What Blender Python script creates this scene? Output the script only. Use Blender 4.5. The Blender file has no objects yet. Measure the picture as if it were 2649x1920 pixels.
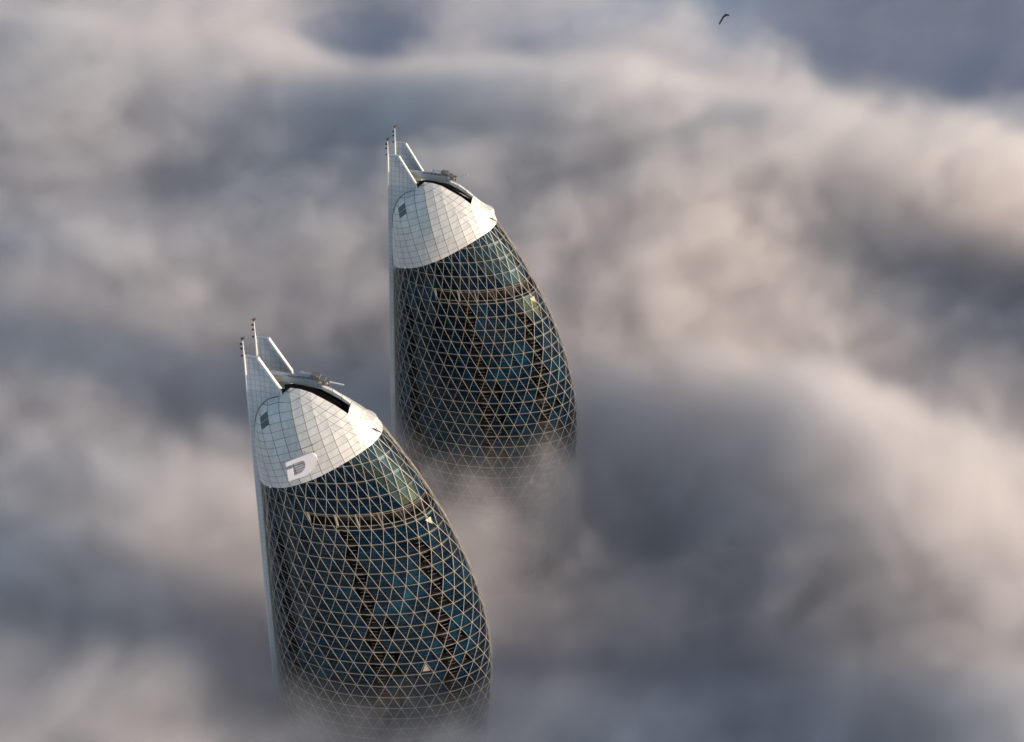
import bpy, bmesh, math, random
import numpy as np
from mathutils import Vector, Matrix, noise

random.seed(7)
sc = bpy.context.scene
COL = sc.collection

# ------------------------------------------------------------------ camera
CAM_Z = 384.0
PITCH, ROLL, FPX = 0.65339, 0.048658, 3737.66 / 2649.0     # focal length in picture widths
fwd = Vector((0, math.cos(PITCH), -math.sin(PITCH)))
rgt0 = Vector((1, 0, 0)); up0 = rgt0.cross(fwd)
cr, sr = math.cos(ROLL), math.sin(ROLL)
rgt = cr * rgt0 + sr * up0; up = -sr * rgt0 + cr * up0
cd = bpy.data.cameras.new("camera"); cam = bpy.data.objects.new("camera", cd); COL.objects.link(cam)
m = Matrix((rgt, up, -fwd)).transposed().to_4x4(); m.translation = (0, 0, CAM_Z)
cam.matrix_world = m
cd.sensor_width = 36; cd.lens = FPX * 36; cd.clip_start = 1; cd.clip_end = 20000
sc.camera = cam

# ------------------------------------------------------------------ sky, sun, exposure
SUN_EL, SUN_AZ = math.radians(14.5), -0.22          # azimuth measured from +X
w = bpy.data.worlds.new("World"); sc.world = w; w.use_nodes = True
nt = w.node_tree
sky = nt.nodes.new("ShaderNodeTexSky"); sky.sky_type = 'NISHITA'; sky.sun_disc = False
sky.sun_elevation = SUN_EL; sky.sun_rotation = math.pi / 2 - SUN_AZ
nt.links.new(sky.outputs[0], nt.nodes["Background"].inputs[0])
nt.nodes["Background"].inputs[1].default_value = 0.15
S = Vector((math.cos(SUN_EL) * math.cos(SUN_AZ), math.cos(SUN_EL) * math.sin(SUN_AZ), math.sin(SUN_EL)))
sl = bpy.data.lights.new("sun", 'SUN'); sun = bpy.data.objects.new("sun", sl); COL.objects.link(sun)
sl.energy = 4.5; sl.angle = math.radians(0.5); sl.color = (1.0, 0.81, 0.65)
sun.rotation_euler = (-S).to_track_quat('-Z', 'Y').to_euler()
sun.location = (300, 0, 500)
sc.view_settings.view_transform = 'Standard'; sc.view_settings.look = 'None'
sc.view_settings.exposure = 0.02; sc.view_settings.gamma = 1
sc.cycles.volume_bounces = 5; sc.cycles.volume_step_rate = 3.6; sc.cycles.volume_max_steps = 256
sc.cycles.max_bounces = 6; sc.cycles.diffuse_bounces = 2; sc.cycles.glossy_bounces = 3
sc.cycles.use_adaptive_sampling = True; sc.cycles.adaptive_threshold = 0.03; sc.cycles.adaptive_min_samples = 16
sc.cycles.use_denoising = True

# ------------------------------------------------------------------ materials
def mat(name, color, rough=0.5, metal=0.0, spec=0.5):
    m = bpy.data.materials.new(name); m.use_nodes = True
    b = m.node_tree.nodes["Principled BSDF"]
    b.inputs["Base Color"].default_value = (*color, 1); b.inputs["Roughness"].default_value = rough
    b.inputs["Metallic"].default_value = metal; b.inputs["Specular IOR Level"].default_value = spec
    return m

def node(t, typ, **kw):
    n = t.nodes.new(typ)
    for k, v in kw.items():
        setattr(n, k, v)
    return n

def math_n(t, op, a, b=None, c=None):
    n = t.nodes.new("ShaderNodeMath"); n.operation = op
    for i, v in enumerate((a, b, c)):
        if v is None: continue
        if isinstance(v, (int, float)): n.inputs[i].default_value = v
        else: t.links.new(v, n.inputs[i])
    return n.outputs[0]

def panel_mat(name, c0, c1, seam, ws, rough=0.35, metal=0.4, seamy=None):
    """metal cladding: UV cells are the panels, thin dark joints between them, a slight tint from panel to panel"""
    m = mat(name, c0, rough, metal); t = m.node_tree; b = t.nodes["Principled BSDF"]
    uv = node(t, "ShaderNodeUVMap"); sp = node(t, "ShaderNodeSeparateXYZ"); t.links.new(uv.outputs[0], sp.inputs[0])
    ds = []
    for k in (0, 1):
        f = math_n(t, 'FRACT', sp.outputs[k]); e = math_n(t, 'MINIMUM', f, math_n(t, 'SUBTRACT', 1.0, f))
        ds.append(math_n(t, 'LESS_THAN', e, (ws if k == 0 else (seamy or ws))))
    line = math_n(t, 'MAXIMUM', ds[0], ds[1])
    cmb = node(t, "ShaderNodeCombineXYZ")
    t.links.new(math_n(t, 'FLOOR', sp.outputs[0]), cmb.inputs[0]); t.links.new(math_n(t, 'FLOOR', sp.outputs[1]), cmb.inputs[1])
    wn = node(t, "ShaderNodeTexWhiteNoise", noise_dimensions='2D'); t.links.new(cmb.outputs[0], wn.inputs["Vector"])
    mx = node(t, "ShaderNodeMix", data_type='RGBA'); t.links.new(wn.outputs["Value"], mx.inputs[0])
    mx.inputs[6].default_value = (*c0, 1); mx.inputs[7].default_value = (*c1, 1)
    # rain streaks and dust
    tc = node(t, "ShaderNodeTexCoord"); mp = node(t, "ShaderNodeMapping"); mp.inputs["Scale"].default_value = (0.9, 0.9, 0.09)
    t.links.new(tc.outputs["Object"], mp.inputs[0])
    nz = node(t, "ShaderNodeTexNoise"); nz.inputs["Scale"].default_value = 1.0; nz.inputs["Detail"].default_value = 5; t.links.new(mp.outputs[0], nz.inputs["Vector"])
    mr = node(t, "ShaderNodeMapRange"); t.links.new(nz.outputs[0], mr.inputs[0]); mr.inputs[1].default_value = 0.35; mr.inputs[2].default_value = 0.75
    mr.inputs[3].default_value = 1.0; mr.inputs[4].default_value = 0.84
    mu = node(t, "ShaderNodeMix", data_type='RGBA', blend_type='MULTIPLY'); mu.inputs[0].default_value = 1
    t.links.new(mx.outputs[2], mu.inputs[6]); t.links.new(mr.outputs[0], mu.inputs[7])
    mz = node(t, "ShaderNodeMix", data_type='RGBA'); t.links.new(line, mz.inputs[0]); t.links.new(mu.outputs[2], mz.inputs[6]); mz.inputs[7].default_value = (*seam, 1)
    t.links.new(mz.outputs[2], b.inputs["Base Color"])
    rg = math_n(t, 'MULTIPLY_ADD', wn.outputs["Value"], 0.12, rough - 0.06); t.links.new(rg, b.inputs["Roughness"])
    return m

M = {}
M['cap'] = panel_mat("aluminium_roof_panels", (0.74, 0.735, 0.71), (0.82, 0.81, 0.78), (0.22, 0.17, 0.13), 0.026, 0.42, 0.2)
M["cap"].node_tree.nodes["Principled BSDF"].inputs["Specular IOR Level"].default_value = 0.3
M['fin'] = panel_mat("pale_metal_wall_panels", (0.58, 0.64, 0.69), (0.66, 0.71, 0.75), (0.26, 0.32, 0.38), 0.035, 0.40, 0.25, 0.027)
M['white'] = mat("white_painted_steel", (0.80, 0.79, 0.76), 0.45)
M['lattice'] = mat("cream_coated_steel", (0.48, 0.43, 0.355), 0.45, 0.1)
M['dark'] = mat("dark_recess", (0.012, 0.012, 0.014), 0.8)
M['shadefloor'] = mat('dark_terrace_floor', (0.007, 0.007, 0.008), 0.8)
M['slab'] = mat("pale_concrete_edge", (0.30, 0.275, 0.24), 0.7)
M['machine'] = mat("grey_machine_paint", (0.22, 0.21, 0.20), 0.5, 0.3)
M['beam'] = mat("blue_grey_housing_paint", (0.50, 0.54, 0.56), 0.4, 0.3)
M['red'] = mat("red_lamp_glass", (0.16, 0.04, 0.035), 0.3)
M['black'] = mat("black_rubber", (0.02, 0.02, 0.022), 0.6)
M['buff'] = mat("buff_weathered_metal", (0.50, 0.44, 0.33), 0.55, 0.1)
M['louvre'] = mat("grey_louvre_metal", (0.13, 0.15, 0.17), 0.5, 0.5)
M['sign'] = mat("white_sign_acrylic", (0.88, 0.86, 0.88), 0.35)

def glass_mat():
    m = mat("tinted_curtain_wall_glass", (0.01, 0.04, 0.06), 0.035, 0.0, 0.5); t = m.node_tree; b = t.nodes["Principled BSDF"]
    uv = node(t, "ShaderNodeUVMap"); sp = node(t, "ShaderNodeSeparateXYZ"); t.links.new(uv.outputs[0], sp.inputs[0])
    wn = node(t, "ShaderNodeTexWhiteNoise", noise_dimensions='1D'); t.links.new(math_n(t, 'FLOOR', sp.outputs[0]), wn.inputs["W"])
    tc = node(t, "ShaderNodeTexCoord"); nz = node(t, "ShaderNodeTexNoise"); nz.inputs["Scale"].default_value = 0.09; nz.inputs["Detail"].default_value = 2; t.links.new(tc.outputs["Object"], nz.inputs["Vector"])
    cr_ = node(t, "ShaderNodeValToRGB"); t.links.new(math_n(t, 'ADD', math_n(t, 'MULTIPLY', wn.outputs["Value"], 0.45), math_n(t, 'MULTIPLY_ADD', nz.outputs[0], 1.1, -0.32)), cr_.inputs[0])
    e = cr_.color_ramp.elements; e[0].position = 0; e[0].color = (0.002, 0.005, 0.011, 1); e[1].position = 1; e[1].color = (0.012, 0.09, 0.13, 1)
    for p, c in ((0.45, (0.002, 0.009, 0.019, 1)), (0.75, (0.003, 0.026, 0.05, 1)), (0.93, (0.007, 0.055, 0.09, 1))):
        q = cr_.color_ramp.elements.new(p); q.color = c
    # floor-height bands: solid spandrel at the top of each floor, thin transom half way
    sp1 = math_n(t, 'GREATER_THAN', sp.outputs[1], 0.80)
    d = math_n(t, 'ABSOLUTE', math_n(t, 'SUBTRACT', sp.outputs[1], 0.42)); tr = math_n(t, 'LESS_THAN', d, 0.018)
    mx = node(t, "ShaderNodeMix", data_type='RGBA'); t.links.new(sp1, mx.inputs[0]); t.links.new(cr_.outputs[0], mx.inputs[6]); mx.inputs[7].default_value = (0.008, 0.009, 0.012, 1)
    m2 = node(t, "ShaderNodeMix", data_type='RGBA'); t.links.new(tr, m2.inputs[0]); t.links.new(mx.outputs[2], m2.inputs[6]); m2.inputs[7].default_value = (0.05, 0.055, 0.06, 1)
    t.links.new(m2.outputs[2], b.inputs["Base Color"])
    t.links.new(math_n(t, 'MULTIPLY_ADD', sp1, 0.35, 0.05), b.inputs["Roughness"])
    b.inputs["Specular Tint"].default_value = (0.45, 0.8, 1.0, 1)
    return m
M['glass'] = glass_mat()

# ------------------------------------------------------------------ helpers
def link(o, parent=None):
    COL.objects.link(o)
    if parent is not None: o.parent = parent
    return o

def mesh_obj(name, V, F, material, parent=None, uv=None, smooth=False):
    me = bpy.data.meshes.new(name); me.from_pydata([tuple(v) for v in V], [], F); me.materials.append(material)
    if uv is not None:
        l = me.uv_layers.new(name="UVMap"); l.data.foreach_set("uv", np.array(uv, dtype=np.float32).ravel())
    if smooth: me.polygons.foreach_set("use_smooth", [True] * len(me.polygons))
    me.update()
    return link(bpy.data.objects.new(name, me), parent)

class MB:
    def __init__(s): s.V = []; s.F = []
    def add(s, V, F):
        n = len(s.V); s.V += [tuple(v) for v in V]; s.F += [tuple(n + i for i in f) for f in F]
    def box(s, x0, x1, y0, y1, z0, z1):
        s.add([(x0, y0, z0), (x1, y0, z0), (x1, y1, z0), (x0, y1, z0), (x0, y0, z1), (x1, y0, z1), (x1, y1, z1), (x0, y1, z1)],
              [(0, 3, 2, 1), (4, 5, 6, 7), (0, 1, 5, 4), (1, 2, 6, 5), (2, 3, 7, 6), (3, 0, 4, 7)])
    def bar(s, p, q, r, r2=None, n=4, upv=(0, 0, 1)):
        p, q = Vector(p), Vector(q); d = (q - p).normalized()
        u = d.cross(Vector(upv));
        if u.length < 1e-3: u = d.cross(Vector((1, 0, 0)))
        u.normalize(); v = d.cross(u); r2 = r if r2 is None else r2
        V = []
        for c, rr in ((p, r), (q, r2)):
            for i in range(n):
                a = 2 * math.pi * (i + .5) / n; V.append(c + (u * math.cos(a) + v * math.sin(a)) * rr)
        s.add(V, [tuple(range(n - 1, -1, -1)), tuple(range(n, 2 * n))] + [(i, (i + 1) % n, n + (i + 1) % n, n + i) for i in range(n)])
    def strip(s, p, q, n, w, d):
        """flat bar: w wide, d deep, its broad face along n"""
        p, q, n = Vector(p), Vector(q), Vector(n); t = (q - p).normalized(); x = t.cross(n).normalized() * (w / 2); y = n.normalized() * (d / 2)
        s.add([c + sx * x + sy * y for c in (p, q) for sx, sy in ((-1, -1), (1, -1), (1, 1), (-1, 1))],
              [(0, 1, 5, 4), (1, 2, 6, 5), (2, 3, 7, 6), (3, 0, 4, 7), (0, 3, 2, 1), (4, 5, 6, 7)])
    def prism(s, poly, b0, b1):
        """poly of (a, z) points extruded along b"""
        n = len(poly); V = [(a, b0, z) for a, z in poly] + [(a, b1, z) for a, z in poly]
        s.add(V, [tuple(range(n)), tuple(range(2 * n - 1, n - 1, -1))] + [((i + 1) % n, i, n + i, n + (i + 1) % n) for i in range(n)])
    def ball(s, c, r, nu=10, nv=6):
        V = []; F = []
        for j in range(nv + 1):
            for i in range(nu):
                a = 2 * math.pi * i / nu; b = math.pi * j / nv
                V.append((c[0] + r * math.sin(b) * math.cos(a), c[1] + r * math.sin(b) * math.sin(a), c[2] + r * math.cos(b)))
        for j in range(nv):
            for i in range(nu): F.append((j * nu + i, j * nu + (i + 1) % nu, (j + 1) * nu + (i + 1) % nu, (j + 1) * nu + i))
        s.add(V, F)
    def build(s, name, material, parent=None): return mesh_obj(name, s.V, s.F, material, parent)

def tag(o, label=None, cat=None, group=None, kind=None):
    for k, v in (('label', label), ('category', cat), ('group', group), ('kind', kind)):
        if v: o[k] = v
    return o

# ------------------------------------------------------------------ clouds
def ray_at(px, py, z):
    """world point at height z seen at (px, py) of a 2268-wide picture: used once to lay out the cloud banks"""
    d = fwd + (px - 1134) / (FPX * 2268) * rgt + (822 - py) / (FPX * 2268) * up
    t = (z - CAM_Z) / d.z; return Vector((d.x * t, d.y * t, z))

BANKS = [  # px, py, height, radius along x, radius along y, turn: where each bank shows from the camera's side
    (1330, 190, 36, 75, 45, 0.2), (1600, 330, 34, 85, 38, 0.3), (2180, 300, 34, 50, 40, 0.0), (1850, 400, 32, 75, 26, 0.25), (1500, 620, 14, 80, 30, 0.2),
    (1980, 955, 32, 38, 22, -0.5), (1750, 850, 22, 55, 20, -0.3), (1400, 860, 6, 50, 25, 0),
    (2330, 1560, 30, 22, 30, 0), (1500, 1450, 4, 50, 20, 0.0),
    (80, 80, 20, 80, 60, 0.0), (560, 200, 12, 70, 60, 0.0), (1040, 230, 12, 45, 50, 0.3), (330, 520, 10, 90, 40, 0.3), (720, 500, 10, 70, 35, 0.3),
    (60, 800, 6, 50, 30, 0.0), (330, 1040, 11, 26, 22, 0.0), (60, 1560, 16, 44, 24, 0.1),
]
BANKS = [(ray_at(p[0], p[1], 120 + p[2] * 0.8), *p[2:]) for p in BANKS]
BANKS += [(Vector((175, 715, 0)), -80, 120, 105, -0.12), (Vector((-78, 650, 0)), -34, 34, 75, 0.1), (ray_at(1900, 170, 105), -20, 34, 16, -0.5), (ray_at(1150, 40, 110), -14, 22, 40, 0), (ray_at(1700, 80, 118), 30, 34, 17, -0.5), (ray_at(1290, 1090, 122), -6, 26, 16, 0), (ray_at(1130, 1330, 120), -12, 24, 18, 0), (ray_at(1500, 30, 118), 30, 26, 10, 0.3),      # gaps along the far side
          (Vector((235, 175, 0)), 62, 42, 48, 0.0), (Vector((122, 180, 0)), 40, 26, 24, 0.0), (Vector((240, 402, 0)), 74, 34, 30, 0.0),              # unseen banks added beyond the right edge to shade the hollows
          (Vector((150, 430, 0)), -50, 80, 24, 0.16), (Vector((30, 278, 0)), -10, 60, 34, 0.0), (Vector((-25, 215, 0)), 5, 40, 30, 0), (Vector((45, 250, 0)), -12, 34, 26, 0), (Vector((-4, 318, 0)), 15, 36, 24, 0), (Vector((-110, 262, 0)), 7, 60, 30, 0.2)]
X0, X1, Y0, Y1, Z0, Z1 = -430.0, 430.0, 90.0, 960.0, 78.0, 214.0
GX, GY, GZ = 345, 349, 55

def cloud_top(x, y):
    h = 122.0
    for c, A, rx, ry, t in BANKS:
        dx, dy = x - c.x, y - c.y
        u = dx * math.cos(t) + dy * math.sin(t); v = -dx * math.sin(t) + dy * math.cos(t)
        e = (u / rx) ** 2 + (v / ry) ** 2
        if e < 9: h += A * math.exp(-e)
    p = Vector((x / 120.0, y / 120.0, 3.1))
    q = p + 0.55 * noise.turbulence_vector(p * 0.9, 3, False)
    h += 7.0 * noise.fractal(q, 0.75, 2.1, 6)
    return h

gx = np.linspace(X0, X1, GX); gy = np.linspace(Y0, Y1, GY)
HT = np.array([[cloud_top(x, y) for x in gx] for y in gy])

# the dense body of the cloud deck, well below the soft top
ex_x = np.concatenate([[-9000, -2500, -900, -550], np.linspace(X0, X1, 76), [550, 900, 2500, 9000]]); ex_y = np.concatenate([[-9000, -1500, -200, 30], np.linspace(Y0, Y1, 77), [1050, 1500, 3000, 12000]])
V = []; F = []
for y in ex_y:
    for x in ex_x:
        z = 62.0
        if X0 - 1 <= x <= X1 + 1 and Y0 - 1 <= y <= Y1 + 1: z = 62 + (cloud_top(x, y) - 122) * 0.3
        V.append((x, y, z))
n = len(ex_x)
for j in range(len(ex_y) - 1):
    for i in range(n - 1):
        f = (j * n + i, j * n + i + 1, (j + 1) * n + i + 1, (j + 1) * n + i)
        F.append(f)
cm = mat("dense_cloud", (0.17, 0.28, 0.43), 1.0, 0, 0)  # blue skylit shade of the deep deck put into its base colour
sea = mesh_obj("clouds", V, F, cm, smooth=True); tag(sea, kind='stuff')
ground = mesh_obj("ground", [(-15000, -15000, 0), (15000, -15000, 0), (15000, 20000, 0), (-15000, 20000, 0)], [(0, 1, 2, 3)], mat("dark_ground", (0.05, 0.06, 0.07), 0.9))
tag(ground, kind='structure')

# soft upper layer: a density grid filled from the cloud tops and broken up by noise
V = [(x, y, HT[j, i]) for j, y in enumerate(gy) for i, x in enumerate(gx)]
F = [(j * GX + i, j * GX + i + 1, (j + 1) * GX + i + 1, (j + 1) * GX + i) for j in range(GY - 1) for i in range(GX - 1)]
fm = bpy.data.materials.new("cloud_vapour"); fm.use_nodes = True; ft = fm.node_tree; ft.nodes.clear()
fo = ft.nodes.new("ShaderNodeOutputMaterial"); pv = ft.nodes.new("ShaderNodeVolumePrincipled")
pv.inputs["Density"].default_value = 1.0; pv.inputs["Anisotropy"].default_value = 0.15; pv.inputs["Color"].default_value = (0.970, 0.944, 0.937, 1)
ft.links.new(pv.outputs[0], fo.inputs["Volume"])
fog = mesh_obj("fog", V, F, fm); tag(fog, kind='stuff')
g = bpy.data.node_groups.new("fog_density", 'GeometryNodeTree')
g.interface.new_socket("Geometry", in_out='INPUT', socket_type='NodeSocketGeometry'); g.interface.new_socket("Geometry", in_out='OUTPUT', socket_type='NodeSocketGeometry')
gi = g.nodes.new("NodeGroupInput"); go = g.nodes.new("NodeGroupOutput")
vc = g.nodes.new("GeometryNodeVolumeCube"); vc.inputs["Min"].default_value = (X0, Y0, Z0); vc.inputs["Max"].default_value = (X1, Y1, Z1)
for a, v in zip("XYZ", (GX, GY, GZ)): vc.inputs["Resolution " + a].default_value = v
pos = g.nodes.new("GeometryNodeInputPosition"); sp = g.nodes.new("ShaderNodeSeparateXYZ"); g.links.new(pos.outputs[0], sp.inputs[0])
ii = math_n(g, 'ROUND', math_n(g, 'MULTIPLY', math_n(g, 'SUBTRACT', sp.outputs[0], X0), (GX - 1) / (X1 - X0)))
jj = math_n(g, 'ROUND', math_n(g, 'MULTIPLY', math_n(g, 'SUBTRACT', sp.outputs[1], Y0), (GY - 1) / (Y1 - Y0)))
ix = math_n(g, 'MULTIPLY_ADD', jj, GX, ii)
si = g.nodes.new("GeometryNodeSampleIndex"); si.data_type = 'FLOAT_VECTOR'; si.clamp = True
g.links.new(gi.outputs[0], si.inputs["Geometry"]); p2 = g.nodes.new("GeometryNodeInputPosition"); g.links.new(p2.outputs[0], si.inputs["Value"])
g.links.new(ix, si.inputs["Index"]); s2 = g.nodes.new("ShaderNodeSeparateXYZ"); g.links.new(si.outputs[0], s2.inputs[0])
nz = g.nodes.new("ShaderNodeTexNoise"); nz.inputs["Scale"].default_value = 0.022; nz.inputs["Detail"].default_value = 5; nz.inputs["Roughness"].default_value = 0.62; nz.inputs["Distortion"].default_value = 0.9
g.links.new(pos.outputs[0], nz.inputs["Vector"])
nm = math_n(g, 'MULTIPLY_ADD', nz.outputs[0], 36.0, -18.0)
depth = math_n(g, 'SUBTRACT', math_n(g, 'ADD', s2.outputs[2], nm), sp.outputs[2])
mr = g.nodes.new("ShaderNodeMapRange"); g.links.new(depth, mr.inputs["Value"])
mr.interpolation_type = 'SMOOTHSTEP'
mr.inputs["From Min"].default_value = 0; mr.inputs["From Max"].default_value = 30; mr.inputs["To Min"].default_value = 0; mr.inputs["To Max"].default_value = 0.088
mp = g.nodes.new("ShaderNodeVectorRotate"); mp.rotation_type = 'Z_AXIS'; mp.inputs["Angle"].default_value = -0.6; g.links.new(pos.outputs[0], mp.inputs["Vector"])
vs_ = g.nodes.new("ShaderNodeVectorMath"); vs_.operation = 'MULTIPLY'; vs_.inputs[1].default_value = (0.018, 0.045, 0.04); g.links.new(mp.outputs[0], vs_.inputs[0])
n2 = g.nodes.new("ShaderNodeTexNoise"); n2.inputs["Scale"].default_value = 1.0; n2.inputs["Detail"].default_value = 4; n2.inputs["Distortion"].default_value = 1.2; g.links.new(vs_.outputs[0], n2.inputs["Vector"])
m3 = g.nodes.new("ShaderNodeMapRange"); g.links.new(n2.outputs[0], m3.inputs["Value"]); m3.inputs["From Min"].default_value = 0.36; m3.inputs["From Max"].default_value = 0.64; m3.inputs["To Min"].default_value = 0.45; m3.inputs["To Max"].default_value = 1.55
m4 = g.nodes.new("ShaderNodeMapRange"); g.links.new(sp.outputs[2], m4.inputs["Value"]); m4.inputs["From Min"].default_value = 125; m4.inputs["From Max"].default_value = 95; m4.inputs["To Min"].default_value = 0; m4.inputs["To Max"].default_value = 0.0034
n3 = g.nodes.new("ShaderNodeTexNoise"); n3.inputs["Scale"].default_value = 0.05; n3.inputs["Detail"].default_value = 4; n3.inputs["Distortion"].default_value = 1.1; g.links.new(pos.outputs[0], n3.inputs["Vector"])
m6 = g.nodes.new("ShaderNodeMapRange"); g.links.new(n3.outputs[0], m6.inputs["Value"]); m6.inputs["From Min"].default_value = 0.38; m6.inputs["From Max"].default_value = 0.66; m6.inputs["To Min"].default_value = 0.5; m6.inputs["To Max"].default_value = 1.5
m5 = g.nodes.new("ShaderNodeMapRange"); g.links.new(sp.outputs[1], m5.inputs["Value"]); m5.inputs["From Min"].default_value = 520; m5.inputs["From Max"].default_value = 660; m5.inputs["To Min"].default_value = 1; m5.inputs["To Max"].default_value = 0.35
g.links.new(math_n(g, 'MULTIPLY_ADD', math_n(g, 'MULTIPLY', mr.outputs[0], math_n(g, 'MULTIPLY', m5.outputs[0], m6.outputs[0])), m3.outputs[0], math_n(g, 'MULTIPLY', m4.outputs[0], m3.outputs[0])), vc.inputs["Density"])
sm = g.nodes.new("GeometryNodeSetMaterial"); sm.inputs["Material"].default_value = fm
g.links.new(vc.outputs[0], sm.inputs[0]); g.links.new(sm.outputs[0], go.inputs[0])
md = fog.modifiers.new("fog", 'NODES'); md.node_group = g

# ------------------------------------------------------------------ tower shape
# local axes: a runs from the fin walls to the rounded nose, b across (front is -b), z up; TOP is the tip of the fin walls
TOP = 204.0; CB = 3.4344; FH = 3.7395; ZR0 = TOP - 35.92; N1, N2 = 2.066, 1.868
CELL = 0.0488
def plan(k):
    kn = max(k, -14.0); kb = max(k, -11.7); km = max(k, -14)
    return 14.829 - 0.4942 * km, 39.7698 - 2.0235 * kn - (0.0804 if kn > 0 else 0.071) * kn * kn, 12.9914 - 0.5349 * kb - 0.0228 * kb * kb
_cache = {}
def ring_tab(k):
    key = round(k, 4)
    if key not in _cache:
        am, Nn, B = plan(k); th = np.linspace(0, np.pi, 1201); ca, sa = np.cos(th), np.sin(th)
        n = np.where(ca > 0, N2, N1); L = np.where(ca > 0, Nn - am, am - 1.0)
        A = am + np.sign(ca) * L * np.abs(ca) ** (2 / n); D = B * np.abs(sa) ** (2 / n)
        s = np.r_[0, np.cumsum(np.hypot(np.diff(A), np.diff(D)))]
        _cache[key] = (s / s[-1], A, D, s[-1])
    return _cache[key]
def ring_pt(k, u, off=0.0):
    """point of the skin at floor line k, u from 0 at the nose to +1 (front) or -1 (back) at the fins; off moves it outwards"""
    s, A, D, tot = ring_tab(k); uu = min(abs(u), 1.0)
    a, d = float(np.interp(uu, s, A)), float(np.interp(uu, s, D))
    if off:
        e = 0.004; u0, u1 = max(uu - e, 0), min(uu + e, 1)
        ta = float(np.interp(u1, s, A) - np.interp(u0, s, A)); td = float(np.interp(u1, s, D) - np.interp(u0, s, D)); l = math.hypot(ta, td) or 1
        if u1 >= 1 and uu >= 1: na, nd = -1, 0
        elif uu <= e: na, nd = 1.0, 0.0
        else: na, nd = td / l, -ta / l
        a += na * off; d += nd * off
    return (a, CB - d if u >= 0 else CB + d, ZR0 + FH * k)

ZE_A = [0.4, 1.5, 4.34, 6.92, 9.25, 11.1, 13.6, 16.8, 20.3, 23.45, 26.0, 27.7, 28.3]
ZE_Z = [-34.2, -32.3, -30.1, -28.6, -27.5, -26.5, -25.1, -23.4, -21.2, -19.4, -18.2, -17.6, -17.4]
def cap_edge(u, off=0.2):
    """bottom edge of the roof shell at ring parameter u"""
    lo, hi = 0.0, 6.0
    for _ in range(30):
        k = (lo + hi) / 2; a, b, z = ring_pt(k, u)
        if z - TOP < np.interp(a, ZE_A, ZE_Z): lo = k
        else: hi = k
    return ring_pt((lo + hi) / 2, u, off), (lo + hi) / 2

def node_u(k, i):
    return (i + (0.5 if k % 2 == 0 else 0.0)) * CELL
NI = 20
K_TOP, K_LOW = 6, -26

def below_cap(p):
    return p[2] - TOP < np.interp(p[0], ZE_A, ZE_Z) + 0.25

# ---- openings in the glass: (floor, triangle centre u range)
def is_open(k, uc):
    """k: floor between line k+1 (top) and line k"""
    if k == 0: return -0.25 < uc < 0.585
    if k >= 0: return False
    r = (hash((k, 5)) % 100) / 100
    if abs(uc - 0.425) < 0.021: return True
    if k <= -7 and k % 3 != 0 and abs(uc - 0.375) < 0.014: return True
    if k <= -2 and abs(uc - 0.155 - (0.02 if k < -6 else 0)) < 0.021: return True
    if k <= -9 and k % 2 and abs(uc - 0.125) < 0.014: return True
    if k <= -2 and abs(uc - 0.745) < 0.03: return True
    return False

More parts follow.
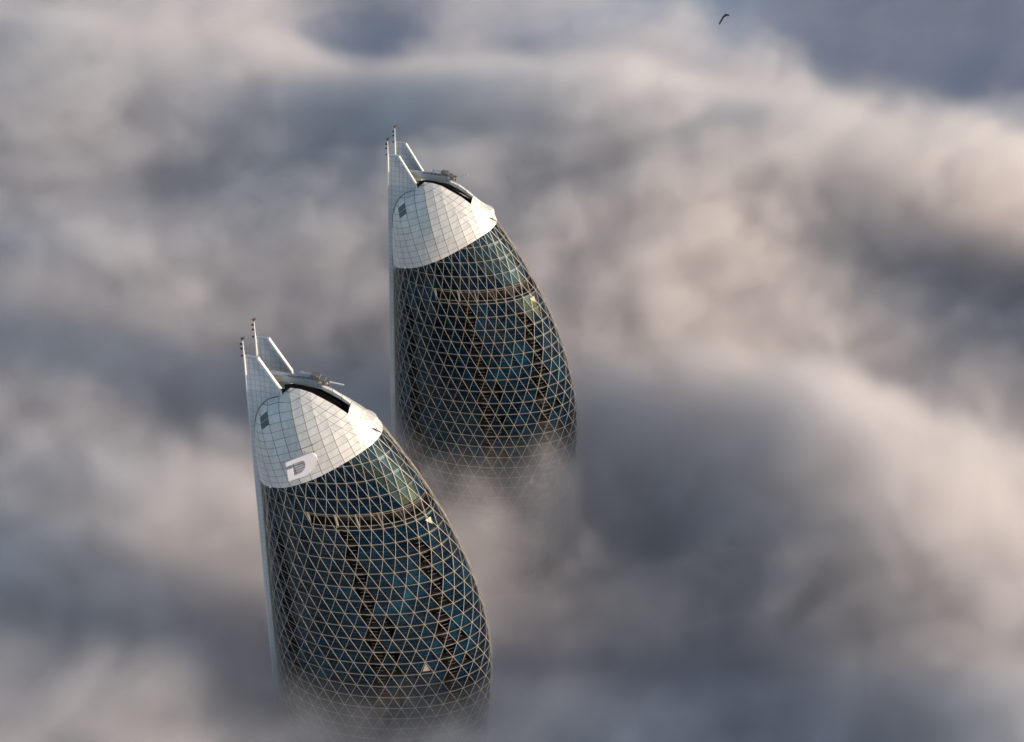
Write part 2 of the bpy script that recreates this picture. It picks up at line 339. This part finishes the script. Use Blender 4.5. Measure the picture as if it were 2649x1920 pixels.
def build_tower(name, seed):
    rnd = random.Random(seed)
    root = bpy.data.objects.new(name, None); COL.objects.link(root)
    # --- lattice: diagonals as one frame, each floor line a ring of its own
    diag = MB()
    P = {}
    for k in range(K_LOW, K_TOP + 1):
        for i in range(-NI - 1, NI + 2):
            u = node_u(k, i)
            if abs(u) <= 1.0: P[k, i] = ring_pt(k, u, 0.0)
    def outw(k, u):
        a, b = ring_pt(k, u, 0.5), ring_pt(k, u, 0.0); return (a[0] - b[0], a[1] - b[1], 0.06)
    def clip(p, q):
        """clip a bar to the part below the roof shell"""
        a, b = below_cap(p), below_cap(q)
        if a and b: return p, q
        if not a and not b: return None
        if not a: p, q = q, p
        lo, hi = 0.0, 1.0
        for _ in range(12):
            mid = (lo + hi) / 2; m_ = [p[j] + (q[j] - p[j]) * mid for j in range(3)]
            if below_cap(m_): lo = mid
            else: hi = mid
        return p, tuple(p[j] + (q[j] - p[j]) * min(lo + .05, 1) for j in range(3))
    for k in range(K_LOW + 1, K_TOP + 1):
        sh = (0, 1) if k % 2 == 0 else (-1, 0)         # node i on line k sits above nodes i+sh on line k-1
        for i in range(-NI - 1, NI + 2):
            if (k, i) not in P: continue
            for s_ in sh:
                if (k - 1, i + s_) in P:
                    c = clip(P[k, i], P[k - 1, i + s_])
                    if c: diag.strip(c[0], c[1], outw(k - .5, (node_u(k, i) + node_u(k - 1, i + s_)) / 2), 0.088, 0.07)
    diag.build("diagonal_lattice", M['lattice'], root)
    for k in range(K_LOW + 1, K_TOP):
        mb = MB()
        for i in range(-NI - 1, NI + 1):
            if (k, i) in P and (k, i + 1) in P:
                c = clip(P[k, i], P[k, i + 1])
                if c: mb.strip(c[0], c[1], outw(k, (node_u(k, i) + node_u(k, i + 1)) / 2), 0.08, 0.07)
        if mb.V: mb.build("floor_ring_beam", M['lattice'], root)
    # --- glass, one band per floor, behind the lattice
    tri_id = [seed * 1000]; glints = []
    glints.append([ring_pt(-.3, .085, -.36), ring_pt(-.3, .052, -.36), ring_pt(-.75, .06, -.36)])
    for k in range(K_LOW, K_TOP):
        V = []; F = []; UV = []; SEG = []
        for i in range(-NI - 1, NI + 1):
            tris = []
            lo0, lo1 = node_u(k, i), node_u(k, i + 1)
            hi_i = i + (1 if k % 2 == 0 else 0)          # node above the middle of the low edge
            tris.append(((k, lo0), (k, lo1), (k + 1, node_u(k + 1, hi_i))))
            tris.append(((k + 1, node_u(k + 1, hi_i)), (k + 1, node_u(k + 1, hi_i + 1)), (k, lo1)))
            for t in tris:
                us = [x[1] for x in t]
                if max(abs(x) for x in us) > 1.0: continue
                uc = sum(us) / 3
                if is_open(k, uc): continue
                n0 = len(V); tri_id[0] += 1; v_id = tri_id[0]
                tilt = 0.17 if rnd.random() < 0.05 else 0.035
                jit = [rnd.uniform(-tilt, tilt) for _ in range(3)]
                pts = [ring_pt(x[0], x[1], -0.42 + jj_) for x, jj_ in zip(t, jit)]
                if not any(below_cap(p) for p in pts): continue
                V += pts; F.append((n0, n0 + 1, n0 + 2)); UV += [(v_id + .5, 0.002 if x[0] == k else 0.998) for x in t]
                SEG.append(0 if k > 0 else (1 if uc > .5 else 0) if k == 0 else sum(uc > c for c in ((.425, .745, .155) if k < -1 else (.425,))))
                if k < 3 and rnd.random() < 0.003 and 0 < uc < .8: glints.append([ring_pt(x[0] + (.12 if x[0] == k else -.25), uc + (x[1] - uc) * .55, -0.36) for x in t])
        for sg_ in sorted(set(SEG)):
            sel = [q for q in range(len(F)) if SEG[q] == sg_]
            mesh_obj("window_band", [V[v] for q in sel for v in F[q]], [(3 * q, 3 * q + 1, 3 * q + 2) for q in range(len(sel))], M['glass'], root, [UV[3 * q + r] for q in sel for r in range(3)])
        # rails and slab edges seen in the open bays of this floor
        spans = []
        u = -0.8
        while u < 0.9:
            if is_open(k, u) and is_open(k, u + 0.01): spans.append((u, u + 0.01))
            u += 0.01
        runs = []
        for sp_ in spans:
            if runs and sp_[0] - runs[-1][-1][1] < .005: runs[-1].append(sp_)
            else: runs.append([sp_])
        for run in runs:
            slats = MB()
            for fr, r_, o_ in ((0.84, 0.045, -0.45), (0.56, 0.035, -0.45), (0.30, 0.035, -0.45)) if k != 0 else ((0.80, 0.05, -0.5), (0.14, 0.09, -0.6)):
                for a_, b_ in run:
                    pa, pb = ring_pt(k + fr, a_, o_), ring_pt(k + fr, b_, o_)
                    if below_cap(pa): slats.bar(pa, pb, r_)
            if slats.V: slats.build("bay_rails", M['slab'], root)
    for q_ in glints: mesh_obj("painted_glint", q_, [(0, 1, 2)], M['buff'], root)  # pale triangles laid over the glass, painting sun reflections on a few panes
    # --- side walls of the open bays, catching the light
    sw = MB()
    for k in range(-20, 0):
        for uu in (0.462, 0.19 + (0.02 if k < -6 else 0)):
            if uu < .3 and k > -2: continue
            p0, p1 = ring_pt(k + .1, uu, -0.5), ring_pt(k + .1, uu, -1.6); q0, q1 = ring_pt(k + .8, uu, -0.5), ring_pt(k + .8, uu, -1.6)
            if rnd.random() < 0.55: sw.add([p0, p1, q1, q0], [(0, 1, 2, 3)])
    for uu in (0.582, 0.46, 0.37, 0.27, 0.17, 0.06):
        p0, p1 = ring_pt(.06, uu, -0.45), ring_pt(.06, uu, -1.5); q0, q1 = ring_pt(.9, uu, -0.45), ring_pt(.9, uu, -1.5)
        c = [(np.array(v) + np.array((0.25, 0, 0))).tolist() for v in (p0, p1, q1, q0)]
        sw.add([p0, p1, q1, q0] + c, [(0, 1, 2, 3), (4, 7, 6, 5), (0, 3, 7, 4), (3, 2, 6, 7)])
    sw.build("bay_side_wall", M['slab'], root)
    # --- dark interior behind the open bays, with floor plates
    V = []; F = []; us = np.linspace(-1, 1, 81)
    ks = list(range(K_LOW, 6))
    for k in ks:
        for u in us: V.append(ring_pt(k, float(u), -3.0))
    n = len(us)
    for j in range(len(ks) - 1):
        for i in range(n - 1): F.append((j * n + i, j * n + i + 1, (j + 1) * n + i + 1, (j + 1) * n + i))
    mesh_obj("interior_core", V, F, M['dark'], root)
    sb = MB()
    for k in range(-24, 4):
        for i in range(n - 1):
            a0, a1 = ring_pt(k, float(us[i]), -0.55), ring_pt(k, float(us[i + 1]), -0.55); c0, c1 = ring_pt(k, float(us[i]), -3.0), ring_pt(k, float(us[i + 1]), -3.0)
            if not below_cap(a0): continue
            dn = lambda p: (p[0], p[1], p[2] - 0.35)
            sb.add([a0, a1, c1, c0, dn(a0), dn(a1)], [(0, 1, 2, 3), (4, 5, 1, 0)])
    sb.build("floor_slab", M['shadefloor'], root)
    # --- lower storeys, inside the cloud
    V = []; F = []; UV = []
    ks = [K_LOW, -30, -36, -44.9]
    for k in ks:
        for u in us: V.append(ring_pt(k, float(u), -0.42))
    for j in range(3):
        for i in range(n - 1):
            F.append((j * n + i, j * n + i + 1, (j + 1) * n + i + 1, (j + 1) * n + i)); UV += [(i + .5, .5)] * 4
    mesh_obj("lower_facade", V, F, M['glass'], root, UV)
    # --- roof shell
    TT = [  # bottom a -> top edge (a, b, z)
        (0.40, 1.05, 0, -34.0), (2.0, 1.08, 0, -24.0), (3.5, 1.15, 0, -19.0), (5.2, 1.45, 0, -15.6), (7.4, 2.2, 0, -13.6), (9.4, 3.0, 0, -12.1), (11.4, 4.7, 0, -10.1), (13.0, 6.4, 0, -9.3),
        (13.7, 7.5, 0, -8.95), (14.4, 8.3, 0, -6.9), (15.7, 9.6, 0, -6.25), (17.9, 11.8, 0, -6.2), (20.0, 14.0, 0, -6.6), (21.6, 16.0, 0, -7.5), (24.0, 19.0, 0, -8.9), (25.5, 21.9, 0, -10.8),
        (26.5, 23.6, .5, -11.9), (27.3, 25.2, 1.3, -12.8), (27.9, 26.5, 2.3, -13.2), (28.7, 27.2, CB, -13.4)]
    TC = [(14.4, 1.0), (15.7, .93), (18, .88), (20, .78), (22, .62), (24, .42), (26, .15), (27, .04), (28.7, .02)]
    # columns: equal steps along the edge
    edge = []; us_ = np.linspace(1.0, 0.0, 200)
    for u in us_: edge.append(cap_edge(float(u))[0])
    E = np.array(edge); s = np.r_[0, np.cumsum(np.linalg.norm(np.diff(E, axis=0), axis=1))]
    # arc position where a passes 13.7, so that a column joint meets the corner of the fin
    s137 = s[np.argmin(np.abs(E[:, 0] - 13.7))]; step = s137 / 8; ncol = int(s[-1] / step) + 1
    cols = [min(j * step, s[-1]) for j in range(ncol)] + ([s[-1]] if ncol * step - step < s[-1] - .3 else [])
    ttab = np.array(TT); tc = np.array(TC)
    def col_pts(sv, ts, mirror=False):
        bot = np.array([np.interp(sv, s, E[:, j]) for j in range(3)])
        ab = min(bot[0] - 0.2, 28.7) if sv < s[-1] - 1e-6 else 28.7
        top = np.array([np.interp(ab, ttab[:, 0], ttab[:, j]) for j in (1, 2, 3)]); top[2] += TOP
        out = []
        for t in ts:
            g_ = 1 - (1 - t ** 1.55) ** (1 / 1.55)
            p = bot + (top - bot) * t; p[1] = bot[1] + (top[1] - bot[1]) * g_
            if mirror: p[1] = 2 * CB - p[1]; p[2] -= t * float(np.interp(top[0], [5.0, 9.0, 21.0, 23.6, 25.2, 27.2], [0, 4.2, 4.0, 2.2, .9, 0]))
            out.append(tuple(p))
        return out, (1.0 if ab <= 14.4 else float(np.interp(ab, tc[:, 0], tc[:, 1])))
    def top_a(sv): return col_pts(float(sv), [1.0])[0][0][0]
    lo, hi = s137, s[-1] * .999
    for _ in range(40):
        mid_ = (lo + hi) / 2
        if top_a(mid_) < 21.9: lo = mid_
        else: hi = mid_
    s219 = (lo + hi) / 2
    # extra columns keep the round nose smooth; the joints stay one step apart
    cols = sorted(set([c for c in cols if abs(c - s219) > .15] + [s219] + [float(v) for v in np.linspace(s219, s[-1], 9)[1:]]))
    V = []; F = []; UV = []
    def vv(p): return (p[2] - TOP - 0.52 * p[0] + 60) / 1.72
    for mirror in (False, True):
        for j in range(len(cols) - 1):
            c0, c1 = cols[j], cols[j + 1]
            t0, t1 = col_pts(c0, [0], mirror)[1], col_pts(c1, [0], mirror)[1]
            for part in (0, 1):
                nr = 12 if part == 0 else 5
                r0 = [t0 * r / nr if part == 0 else t0 + (1 - t0) * r / nr for r in range(nr + 1)]
                r1 = [t1 * r / nr if part == 0 else t1 + (1 - t1) * r / nr for r in range(nr + 1)]
                if part == 1 and t0 >= 1 and t1 >= 1: continue
                A_, B_ = col_pts(c0, r0, mirror)[0], col_pts(c1, r1, mirror)[0]
                for r in range(nr):
                    q = [A_[r], B_[r], B_[r + 1], A_[r + 1]]
                    if part == 0: ua, ub = c0 / step + .001, c1 / step - .001; us4 = [ua, ub, ub, ua]
                    else: us4 = [100.001 + 3 * r / nr, 100.001 + 3 * r / nr, 100 + 3 * (r + 1) / nr, 100 + 3 * (r + 1) / nr]
                    n0 = len(V); V += q; f = (n0, n0 + 1, n0 + 2, n0 + 3)
                    uvq = [(us4[i] + (50 if mirror else 0), vv(q[i])) for i in range(4)]
                    if mirror: f = f[::-1]; uvq = uvq[::-1]
                    F.append(f); UV += uvq
            # rolled lip under the lower edge
            for (sa, sb_) in ((c0, c1),):
                a_, b_ = col_pts(sa, [0], mirror)[0][0], col_pts(sb_, [0], mirror)[0][0]
                def inn(p): v = np.array((14.5 - p[0], CB - p[1], 0)); v = v / np.linalg.norm(v) * 0.75; return (p[0] + v[0], p[1] + v[1], p[2] - 0.03)
                n0 = len(V); V += [a_, b_, inn(b_), inn(a_)]; F.append((n0 + 3, n0 + 2, n0 + 1, n0) if not mirror else (n0, n0 + 1, n0 + 2, n0 + 3)); UV += [(.5, .5)] * 4
    shell = mesh_obj("roof_shell", V, F, M['cap'], root, UV)
    # crest: closing strip over the nose and the spine between the two roof slots
    crest = [(8.3, -6.9), (9.6, -6.25), (11.8, -6.2), (14.0, -6.6), (16.0, -7.5), (19.0, -8.9), (21.9, -10.8)]
    V = []; F = []; UV = []
    nose = []
    for c in cols:
        if c < s219 - 1e-6: continue
        p, q = col_pts(c, [1.0])[0][0], col_pts(c, [1.0], True)[0][0]
        zc = TOP + float(np.interp(p[0], [21.9, 23.6, 25.2, 26.5, 27.2], [-9.75, -11.1, -12.4, -13.1, -13.4]))
        pts = []
        for uu in (0, .2, .4, .7, 1):
            b_ = p[1] + (q[1] - p[1]) * uu
            pts.append((p[0], b_, float(np.interp(uu, [0, .2, .4, .7, 1], [p[2], p[2] + (zc - p[2]) * .75, zc, zc + (q[2] - zc) * .45, q[2]]))))
        nose.append(pts)
    for i in range(len(nose) - 1):
        for r in range(4):
            n0 = len(V); V += [nose[i][r], nose[i + 1][r], nose[i + 1][r + 1], nose[i][r + 1]]
            F.append((n0, n0 + 1, n0 + 2, n0 + 3)); uu_, w_ = i / 2, (i + 1) / 2; UV += [(uu_ + .01, r + .01), (w_ - .01, r + .01), (w_ - .01, r + .99), (uu_ + .01, r + .99)]
    sxs = [9.6, 11.8, 14.0, 15.6, 18.0, 20.0, 21.9]; szl = [-6.6, -6.7, -6.8, -6.9, -8.0, -9.1, -10.35]; szt = [-6.3, -6.4, -6.4, -6.3, -7.1, -8.3, -9.75]; szb = [-10.4, -10.4, -10.8, -11.3, -12.4, -13.4, -14.6]
    def quad(p, q, r_, t_, uvs):
        n0 = len(V); V.extend([p, q, r_, t_]); F.append((n0, n0 + 1, n0 + 2, n0 + 3)); UV.extend(uvs)
    for i in range(len(sxs) - 1):
        a0, a1 = sxs[i], sxs[i + 1]; sq = [(i, .1), (i + 1., .1), (i + 1., .9), (i, .9)]
        quad((a0, 2.0, TOP + szl[i] - .1), (a1, 2.0, TOP + szl[i + 1] - .1), (a1, 2.0, TOP + szt[i + 1]), (a0, 2.0, TOP + szt[i]), sq)
        quad((a0, 2.0, TOP + szt[i]), (a1, 2.0, TOP + szt[i + 1]), (a1, 2.7, TOP + szt[i + 1] + .05), (a0, 2.7, TOP + szt[i] + .05), sq)
        for f0, f1 in ((0, .5), (.5, 1)):
            def bk(a, zt_, zb_, f): return (a, 2.7 + (2 * CB - 2.7) * f, TOP + zt_ + .05 + (zb_ - zt_) * (f ** 1.2))
            quad(bk(a0, szt[i], szb[i], f0), bk(a1, szt[i + 1], szb[i + 1], f0), bk(a1, szt[i + 1], szb[i + 1], f1), bk(a0, szt[i], szb[i], f1), sq)
    mesh_obj("roof_spine", V, F, M['cap'], root, UV)
    # dark slots either side of the spine
    for b0, b1 in ((0.02, 2.0),):
        sl_ = MB(); xs = [7.6] + sxs
        cr_a = [c[0] for c in crest]; cr_z = [c[1] for c in crest]
        for i in range(len(xs) - 1):
            z0 = float(np.interp(xs[i], cr_a, cr_z)); z1 = float(np.interp(xs[i + 1], cr_a, cr_z))
            T0, T1 = TOP + z0 - 2.6, TOP + z1 - 2.6
            bo = b0 if b0 < CB else b1; bi = b1 if b0 < CB else b0
            sl_.add([(xs[i], b0, T0), (xs[i + 1], b0, T1), (xs[i + 1], b1, T1), (xs[i], b1, T0)], [(0, 1, 2, 3)])
            sl_.add([(xs[i], bo, T0), (xs[i + 1], bo, T1), (xs[i + 1], bo, TOP + z1 - .06), (xs[i], bo, TOP + z0 - .06)], [(0, 1, 2, 3)])
            sl_.add([(xs[i], bi, T0), (xs[i + 1], bi, T1), (xs[i + 1], bi, TOP + z1 - .5), (xs[i], bi, TOP + z0 - .5)], [(0, 1, 2, 3)])
        sl_.add([(21.88, b0, TOP - 13.4), (21.88, b1, TOP - 13.4), (21.88, b1, TOP - 10.85), (21.88, b0, TOP - 10.85)], [(0, 1, 2, 3)])
        sl_.build("roof_slot", M['dark'], root)
    # track housing that runs out of the fins over the slot
    tb = MB(); tb.box(4.6, 15.8, 1.95, 3.1, TOP - 6.65, TOP - 4.95); tb.build("track_housing", M['beam'], root)
    gk = MB(); last = None
    for sv in np.linspace(0.2, s137, 24):
        p = col_pts(float(sv), [1.0])[0][0]; p = (p[0], -.06, p[2])
        if last: gk.bar(last, p, .07)
        last = p
    gk.build("shell_gasket", M['louvre'], shell)
    # vents, lamps and hatches on the shell
    vt = mesh_obj("roof_vent", *vent_geo(cols, col_pts), M['louvre'], root)
    lp = MB(); e0 = cap_edge(0.745)[0]; lp.bar((e0[0], e0[1] + .1, e0[2] + .7), (e0[0], e0[1] - .55, e0[2] + .75), .09, n=6); lp.ball((e0[0], e0[1] - .7, e0[2] + .75), .3); lp.build("roof_lamp", M['white'], root)
    hd = MB()
    for sv, tt_ in ((2.1, .42), (0.5, .78)):
        p = col_pts(sv, [tt_])[0][0]; hd.box(p[0] - .15, p[0] + .15, p[1] - .12, p[1] + .05, p[2] - .4, p[2] + .4)
    hd.build("roof_hatch", M['black'], root)
    nb = MB(); nb.bar((25.9, 1.5, TOP - 14.6), (28.3, 2.0, TOP - 16.2), .12); nb.bar((27.2, 1.6, TOP - 15.4), (27.6, 1.2, TOP - 14.6), .1); nb.build("nose_bracket", M['black'], root)
    # --- fin walls
    for b0, lab in ((0.0, 'near'), (2 * CB, 'far')):
        poly = [(0, TOP), (2.79, TOP), (7.51, TOP - 7.76), (7.51, TOP - 8.92)]
        prof = poly + [(7.3, TOP - 8.92), (7.3, TOP - 34), (1.25, TOP - 34), (1.25, 0), (0, 0)]
        V = []; F = []; UV = []
        b1 = b0 + 0.5
        n = len(prof)
        V = [(a, b0, z) for a, z in prof] + [(a, b1, z) for a, z in prof]
        fcs = [tuple(range(n - 1, -1, -1)), tuple(range(n, 2 * n))] + [(i, (i + 1) % n, n + (i + 1) % n, n + i) for i in range(n)]
        # the strip beside the glass is 1 m of wall running to the ground
        UVs = []
        for f in fcs:
            for i in f: UVs.append((V[i][0] / 1.04 + .02, (V[i][2] - TOP) / 1.42 + 200.03))
        fin = mesh_obj("fin_wall", V, fcs, M['fin'], root, UVs)
        tr = MB()
        def trim(p, q, w_=0.2):
            d = Vector((q[0] - p[0], 0, q[1] - p[1])).normalized(); nrm = Vector((d.z, 0, -d.x))
            vs = []
            for pt_ in (p, q):
                for sgn in (-.12, w_):
                    for bb in (b0 - .1, b1 + .1): vs.append((pt_[0] + nrm.x * -sgn, bb, pt_[1] + nrm.z * -sgn))
            tr.add(vs, [(0, 2, 3, 1), (4, 5, 7, 6), (0, 1, 5, 4), (2, 6, 7, 3), (0, 4, 6, 2), (1, 3, 7, 5)])
        trim((2.85, TOP + .05), (7.55, TOP - 7.7), .28); trim((7.5, TOP - 7.75), (7.5, TOP - 9.0), .28)
        tr.box(-.07, .16, b0 - .06, b0 + .3, 0, TOP - 4.6)
        tr.build("edge_trim", M['white'], fin)
        tp = MB(); tp.box(0.0, 2.75, b0 - .06, b1 + .06, TOP - .02, TOP + .22); tp.build("coping", M['beam'], fin)
        ms = MB(); ms.bar((0.18, b0 - .12, TOP - 4.6), (0.18, b0 - .12, TOP + .3), .21, .2, 10); ms.bar((0.18, b0 - .12, TOP + .3), (0.18, b0 - .12, TOP + 4.3), .16, .10, 10)
        ms.bar((0.18, b0 - .12, TOP + .2), (0.18, b0 - .12, TOP + .36), .28, .28, 10)
        mast = ms.build("mast", M['white'], root)
        ml = MB(); ml.bar((0.18, b0 - .12, TOP + 4.25), (0.18, b0 - .12, TOP + 4.75), .15, .15, 8); ml.bar((-.25, b0 - .12, TOP + 4.75), (.6, b0 - .12, TOP + 4.8), .09); ml.bar((.02, b0 - .5, TOP + 4.6), (.35, b0 + .3, TOP + 4.95), .08)
        ml.build("warning_lamp", M['red'] if lab == 'far' else M['black'], mast)
        ac = MB()
        for zz in (.1, 1.9, 3.1): ac.box(-.42, 0.02, b0 - .25, b0, TOP + zz, TOP + zz + .3)
        ac.build("mast_clamp", M['black'], mast)
    wl = MB(); wl.box(0.3, 7.3, .5, 2 * CB, 0, TOP - 9.3); wl.build("stair_core", M['buff'], root)
    gt = MB()
    gt.box(2.6, 5.0, .9, 2.0, TOP - 9.3, TOP - 5.6); gt.prism([(2.2, TOP - 6.2), (4.9, TOP - 6.2), (4.6, TOP - 3.5), (4.0, TOP - 4.6)], 1.0, 1.4)
    for i in range(5): gt.bar((5.0 + .45 * i, .6, TOP - 6.3 - .5 * i), (5.0 + .45 * i, 2.4, TOP - 6.3 - .5 * i), .07)
    gt.bar((5.0, .7, TOP - 6.2), (7.6, .7, TOP - 8.9), .09); gt.bar((5.0, 1.9, TOP - 5.6), (7.4, 1.9, TOP - 8.7), .09)
    for i in range(4): gt.bar((6.2 + .5 * i, 1.2, TOP - 9.2), (6.4 + .5 * i, 1.2, TOP - 7.4), .08)
    gt.bar((1.2, 1.2, TOP - 9.2), (1.6, 1.2, TOP - 2.4), .12); gt.bar((1.6, 1.2, TOP - 2.4), (3.6, 1.2, TOP - 4.2), .1); gt.ball((1.9, 1.0, TOP - 2.6), .35)
    gt.build("roof_gantry", M['buff'], root)
    return root

def vent_geo(cols, col_pts):
    """two louvred panels standing 4 cm proud of the shell"""
    V = []; F = []
    sv0, sv1 = cols[6] + .1, cols[7] - .1
    for t0, t1 in ((0.855, .915), (0.785, .848)):
        a = col_pts(sv0, [t0, t1])[0]; b = col_pts(sv1, [t0, t1])[0]
        q = [a[0], b[0], b[1], a[1]]; n0 = len(V)
        nn = (Vector(q[1]) - Vector(q[0])).cross(Vector(q[3]) - Vector(q[0])).normalized()
        if nn.y > 0: nn = -nn
        V += [tuple(Vector(p) + nn * .06) for p in q] + [tuple(Vector(p) - nn * .1) for p in q]
        F += [(n0, n0 + 1, n0 + 2, n0 + 3), (n0, n0 + 4, n0 + 5, n0 + 1), (n0 + 1, n0 + 5, n0 + 6, n0 + 2), (n0 + 2, n0 + 6, n0 + 7, n0 + 3), (n0 + 3, n0 + 7, n0 + 4, n0)]
    return V, F

def build_crane(name, lift):
    """window-cleaning crane standing on the track housing"""
    root = bpy.data.objects.new(name, None); COL.objects.link(root)
    z = TOP - 4.95
    rl = MB()
    rl.bar((8.6, 2.3, z + .12), (15.6, 2.3, z + .12), .06)
    rl.build("rail", M['machine'], root)
    for i in range(5):
        w_ = MB(); x = 8.9 + i * .95; w_.box(x, x + .42, 1.85, 2.25, z - .02, z + .36); w_.build("roller_block", M['machine'], root)
    bd = MB(); bd.box(13.4, 15.3, 2.0, 3.6, z + .02, z + .85); bd.box(15.2, 16.5, 1.7, 3.2, z - .7, z + .45); bd.box(14.1, 14.8, 1.9, 2.4, z + .8, z + 1.2)
    bd.bar((13.6, 2, z + .2), (17.2, 2.4, z - .1), .13); bd.box(16.5, 17.5, 2.0, 2.9, z - .9, z + .1)
    bd.bar((15.1, 1.9, z - 1.5), (15.1, 1.9, z + .5), .1); bd.bar((16.0, 1.9, z - 1.5), (16.0, 1.9, z + .4), .09); bd.bar((14.2, 1.8, z + .3), (14.5, 1.7, z + 1.25), .07)
    bd.build("carriage", M['machine'], root)
    db = MB(); db.bar((15.5, 2.6, z - .2), (15.5, 1.6, z - .2), .4, .4, 12); db.bar((16.9, 2.6, z - .3), (16.9, 1.7, z - .3), .32, .32, 12); db.build("winch_drum", M['buff'], root)
    ca = MB(); ca.bar((11.0, 2.9, z + .75), (14.4, 2.9, z + .75), .14); ca.box(11.0, 11.7, 2.7, 3.1, z + .55, z + .95); ca.build("counter_jib", M['beam'], root)
    jb = MB(); jb.bar((17.4, 2.4, z - .15), (20.5, 2.4 , z - .35 + lift), .19, .16, 6); jb.build("jib", M['white'], root)
    return root

# ------------------------------------------------------------------ place towers and their rooftop things
PHI = -0.16711
SPOTS = [(-55.1846, 235.5953), (-34.1349, 322.1416)]
t1 = build_tower("curved_tower", 1)
tag(t1, 'nearer curved tower, cream lattice over dark glass, white letter D on its roof shell', 'tower', 'twin curved towers above the clouds')
t2 = build_tower("curved_tower", 2)
tag(t2, 'farther curved tower, cream lattice over dark glass, no letter on its roof shell', 'tower', 'twin curved towers above the clouds')
c1 = build_crane("cleaning_crane", 0.0)
tag(c1, 'grey cleaning crane with level jib on the roof of the tower with the D sign', 'crane', 'window cleaning cranes on the tower roofs')
c2 = build_crane("cleaning_crane", 1.3)
tag(c2, 'grey cleaning crane with raised white jib on the roof of the farther tower', 'crane', 'window cleaning cranes on the tower roofs')
for o, s_ in ((t1, 0), (t2, 1), (c1, 0), (c2, 1)):
    o.location = (SPOTS[s_][0], SPOTS[s_][1], 0); o.rotation_euler = (0, 0, PHI)

# the D sign, a flat letter of real thickness standing off the shell
D = [(-3.38, -18.81), (-1.08, -17.56), (1.07, -16.42), (1.45, -16.24), (1.78, -16.17), (2.2, -16.17), (2.58, -16.27), (2.85, -16.47), (3.03, -16.75), (3.18, -17.1), (3.25, -17.52), (3.22, -18.1), (3.12, -18.6), (2.95, -19.2), (2.72, -19.7), (2.42, -20.3), (2.03, -20.81), (1.5, -21.45), (0.8, -22.02), (0, -22.55), (-1.01, -23.05), (-2.94, -24.01), (-3.14, -20.8),
     (-1.98, -20.26), (-1.8, -22.4), (-0.83, -21.86), (-0.4, -21.6), (-0.1, -21.31), (0.3, -20.8), (0.54, -20.23), (0.7, -19.75), (0.76, -19.29), (0.73, -18.8), (0.62, -18.44), (0.42, -18.18), (0.18, -18.06), (-.15, -18.18), (-0.66, -18.47), (-3.21, -19.94)]
sg = bpy.data.objects.new("letter_sign", None); COL.objects.link(sg)
mb = MB(); mb.prism([(a, TOP + z) for a, z in D], 0, 0.35); sf = mb.build("letter_face", M['sign'], sg)
br = MB()
for a, z in ((-2.6, -22.6), (-2.2, -19.0), (.4, -17.4), (2.4, -17.2), (2.0, -19.6), (.2, -21.7), (-1.4, -22.8)):
    br.bar((a, .3, TOP + z), (a + .1, 1.3 + (z + 24) * .12, TOP + z + .1), .06)
for z_ in (-19.9, -20.6, -21.3): br.bar((-2.6, .42, TOP + z_ - .6), (.9, .42, TOP + z_ + 1.3), .05)
br.build("fixing_bracket", M['machine'], sg)
cb = MB()
for i in range(7):
    a = -1.6 + i * .62; cb.bar((a, .9 + .1 * i, TOP - 16.6 + .22 * i), (a + 1.5, 1.3 + .1 * i, TOP - 15.9 + .24 * i - .1 * (i % 3)), .03)
cb.build("sign_cable", M['machine'], sg)
tag(sg, 'white letter D sign fixed to the roof shell of the nearer tower', 'sign')
px_, py_ = 14.2, -8.55
sg.location = (SPOTS[0][0] + px_ * math.cos(PHI) - py_ * math.sin(PHI), SPOTS[0][1] + px_ * math.sin(PHI) + py_ * math.cos(PHI), 0); sg.rotation_euler = (0, 0, PHI + math.radians(12))

# ------------------------------------------------------------------ dark hooked tip in the far cloud
def build_tip():
    root = bpy.data.objects.new("crane_tip", None); COL.objects.link(root)
    b = ray_at(1607, 24, 128); b.z = 0
    mb = MB(); h = 126.0
    mb.bar((-1.9, 0, h - 4.2), (-.4, 0, h - .6), .4, .36, 6); mb.bar((-1.9, .9, h - 4.2), (-.4, .2, h - .6), .22, .2, 6)
    for i in range(3): mb.bar((-1.9 + .35 * i, 0, h - 5 + 1.5 * i), (-1.7 + .35 * i, .8, h - 4.4 + 1.5 * i), .12)
    mb.build("jib", M['black'], root)
    hk = MB(); hk.bar((-.5, 0, h - .9), (.5, 0, h + .2), .5, .55, 6); hk.bar((.3, 0, h + .1), (1.9, 0, h - .1), .6, .35, 6); hk.build("hooked_head", M['black'], root)
    root.location = (b.x, b.y, 0)
    tag(root, 'small dark hooked crane tip poking out of the cloud near the top edge', 'crane')
build_tip()
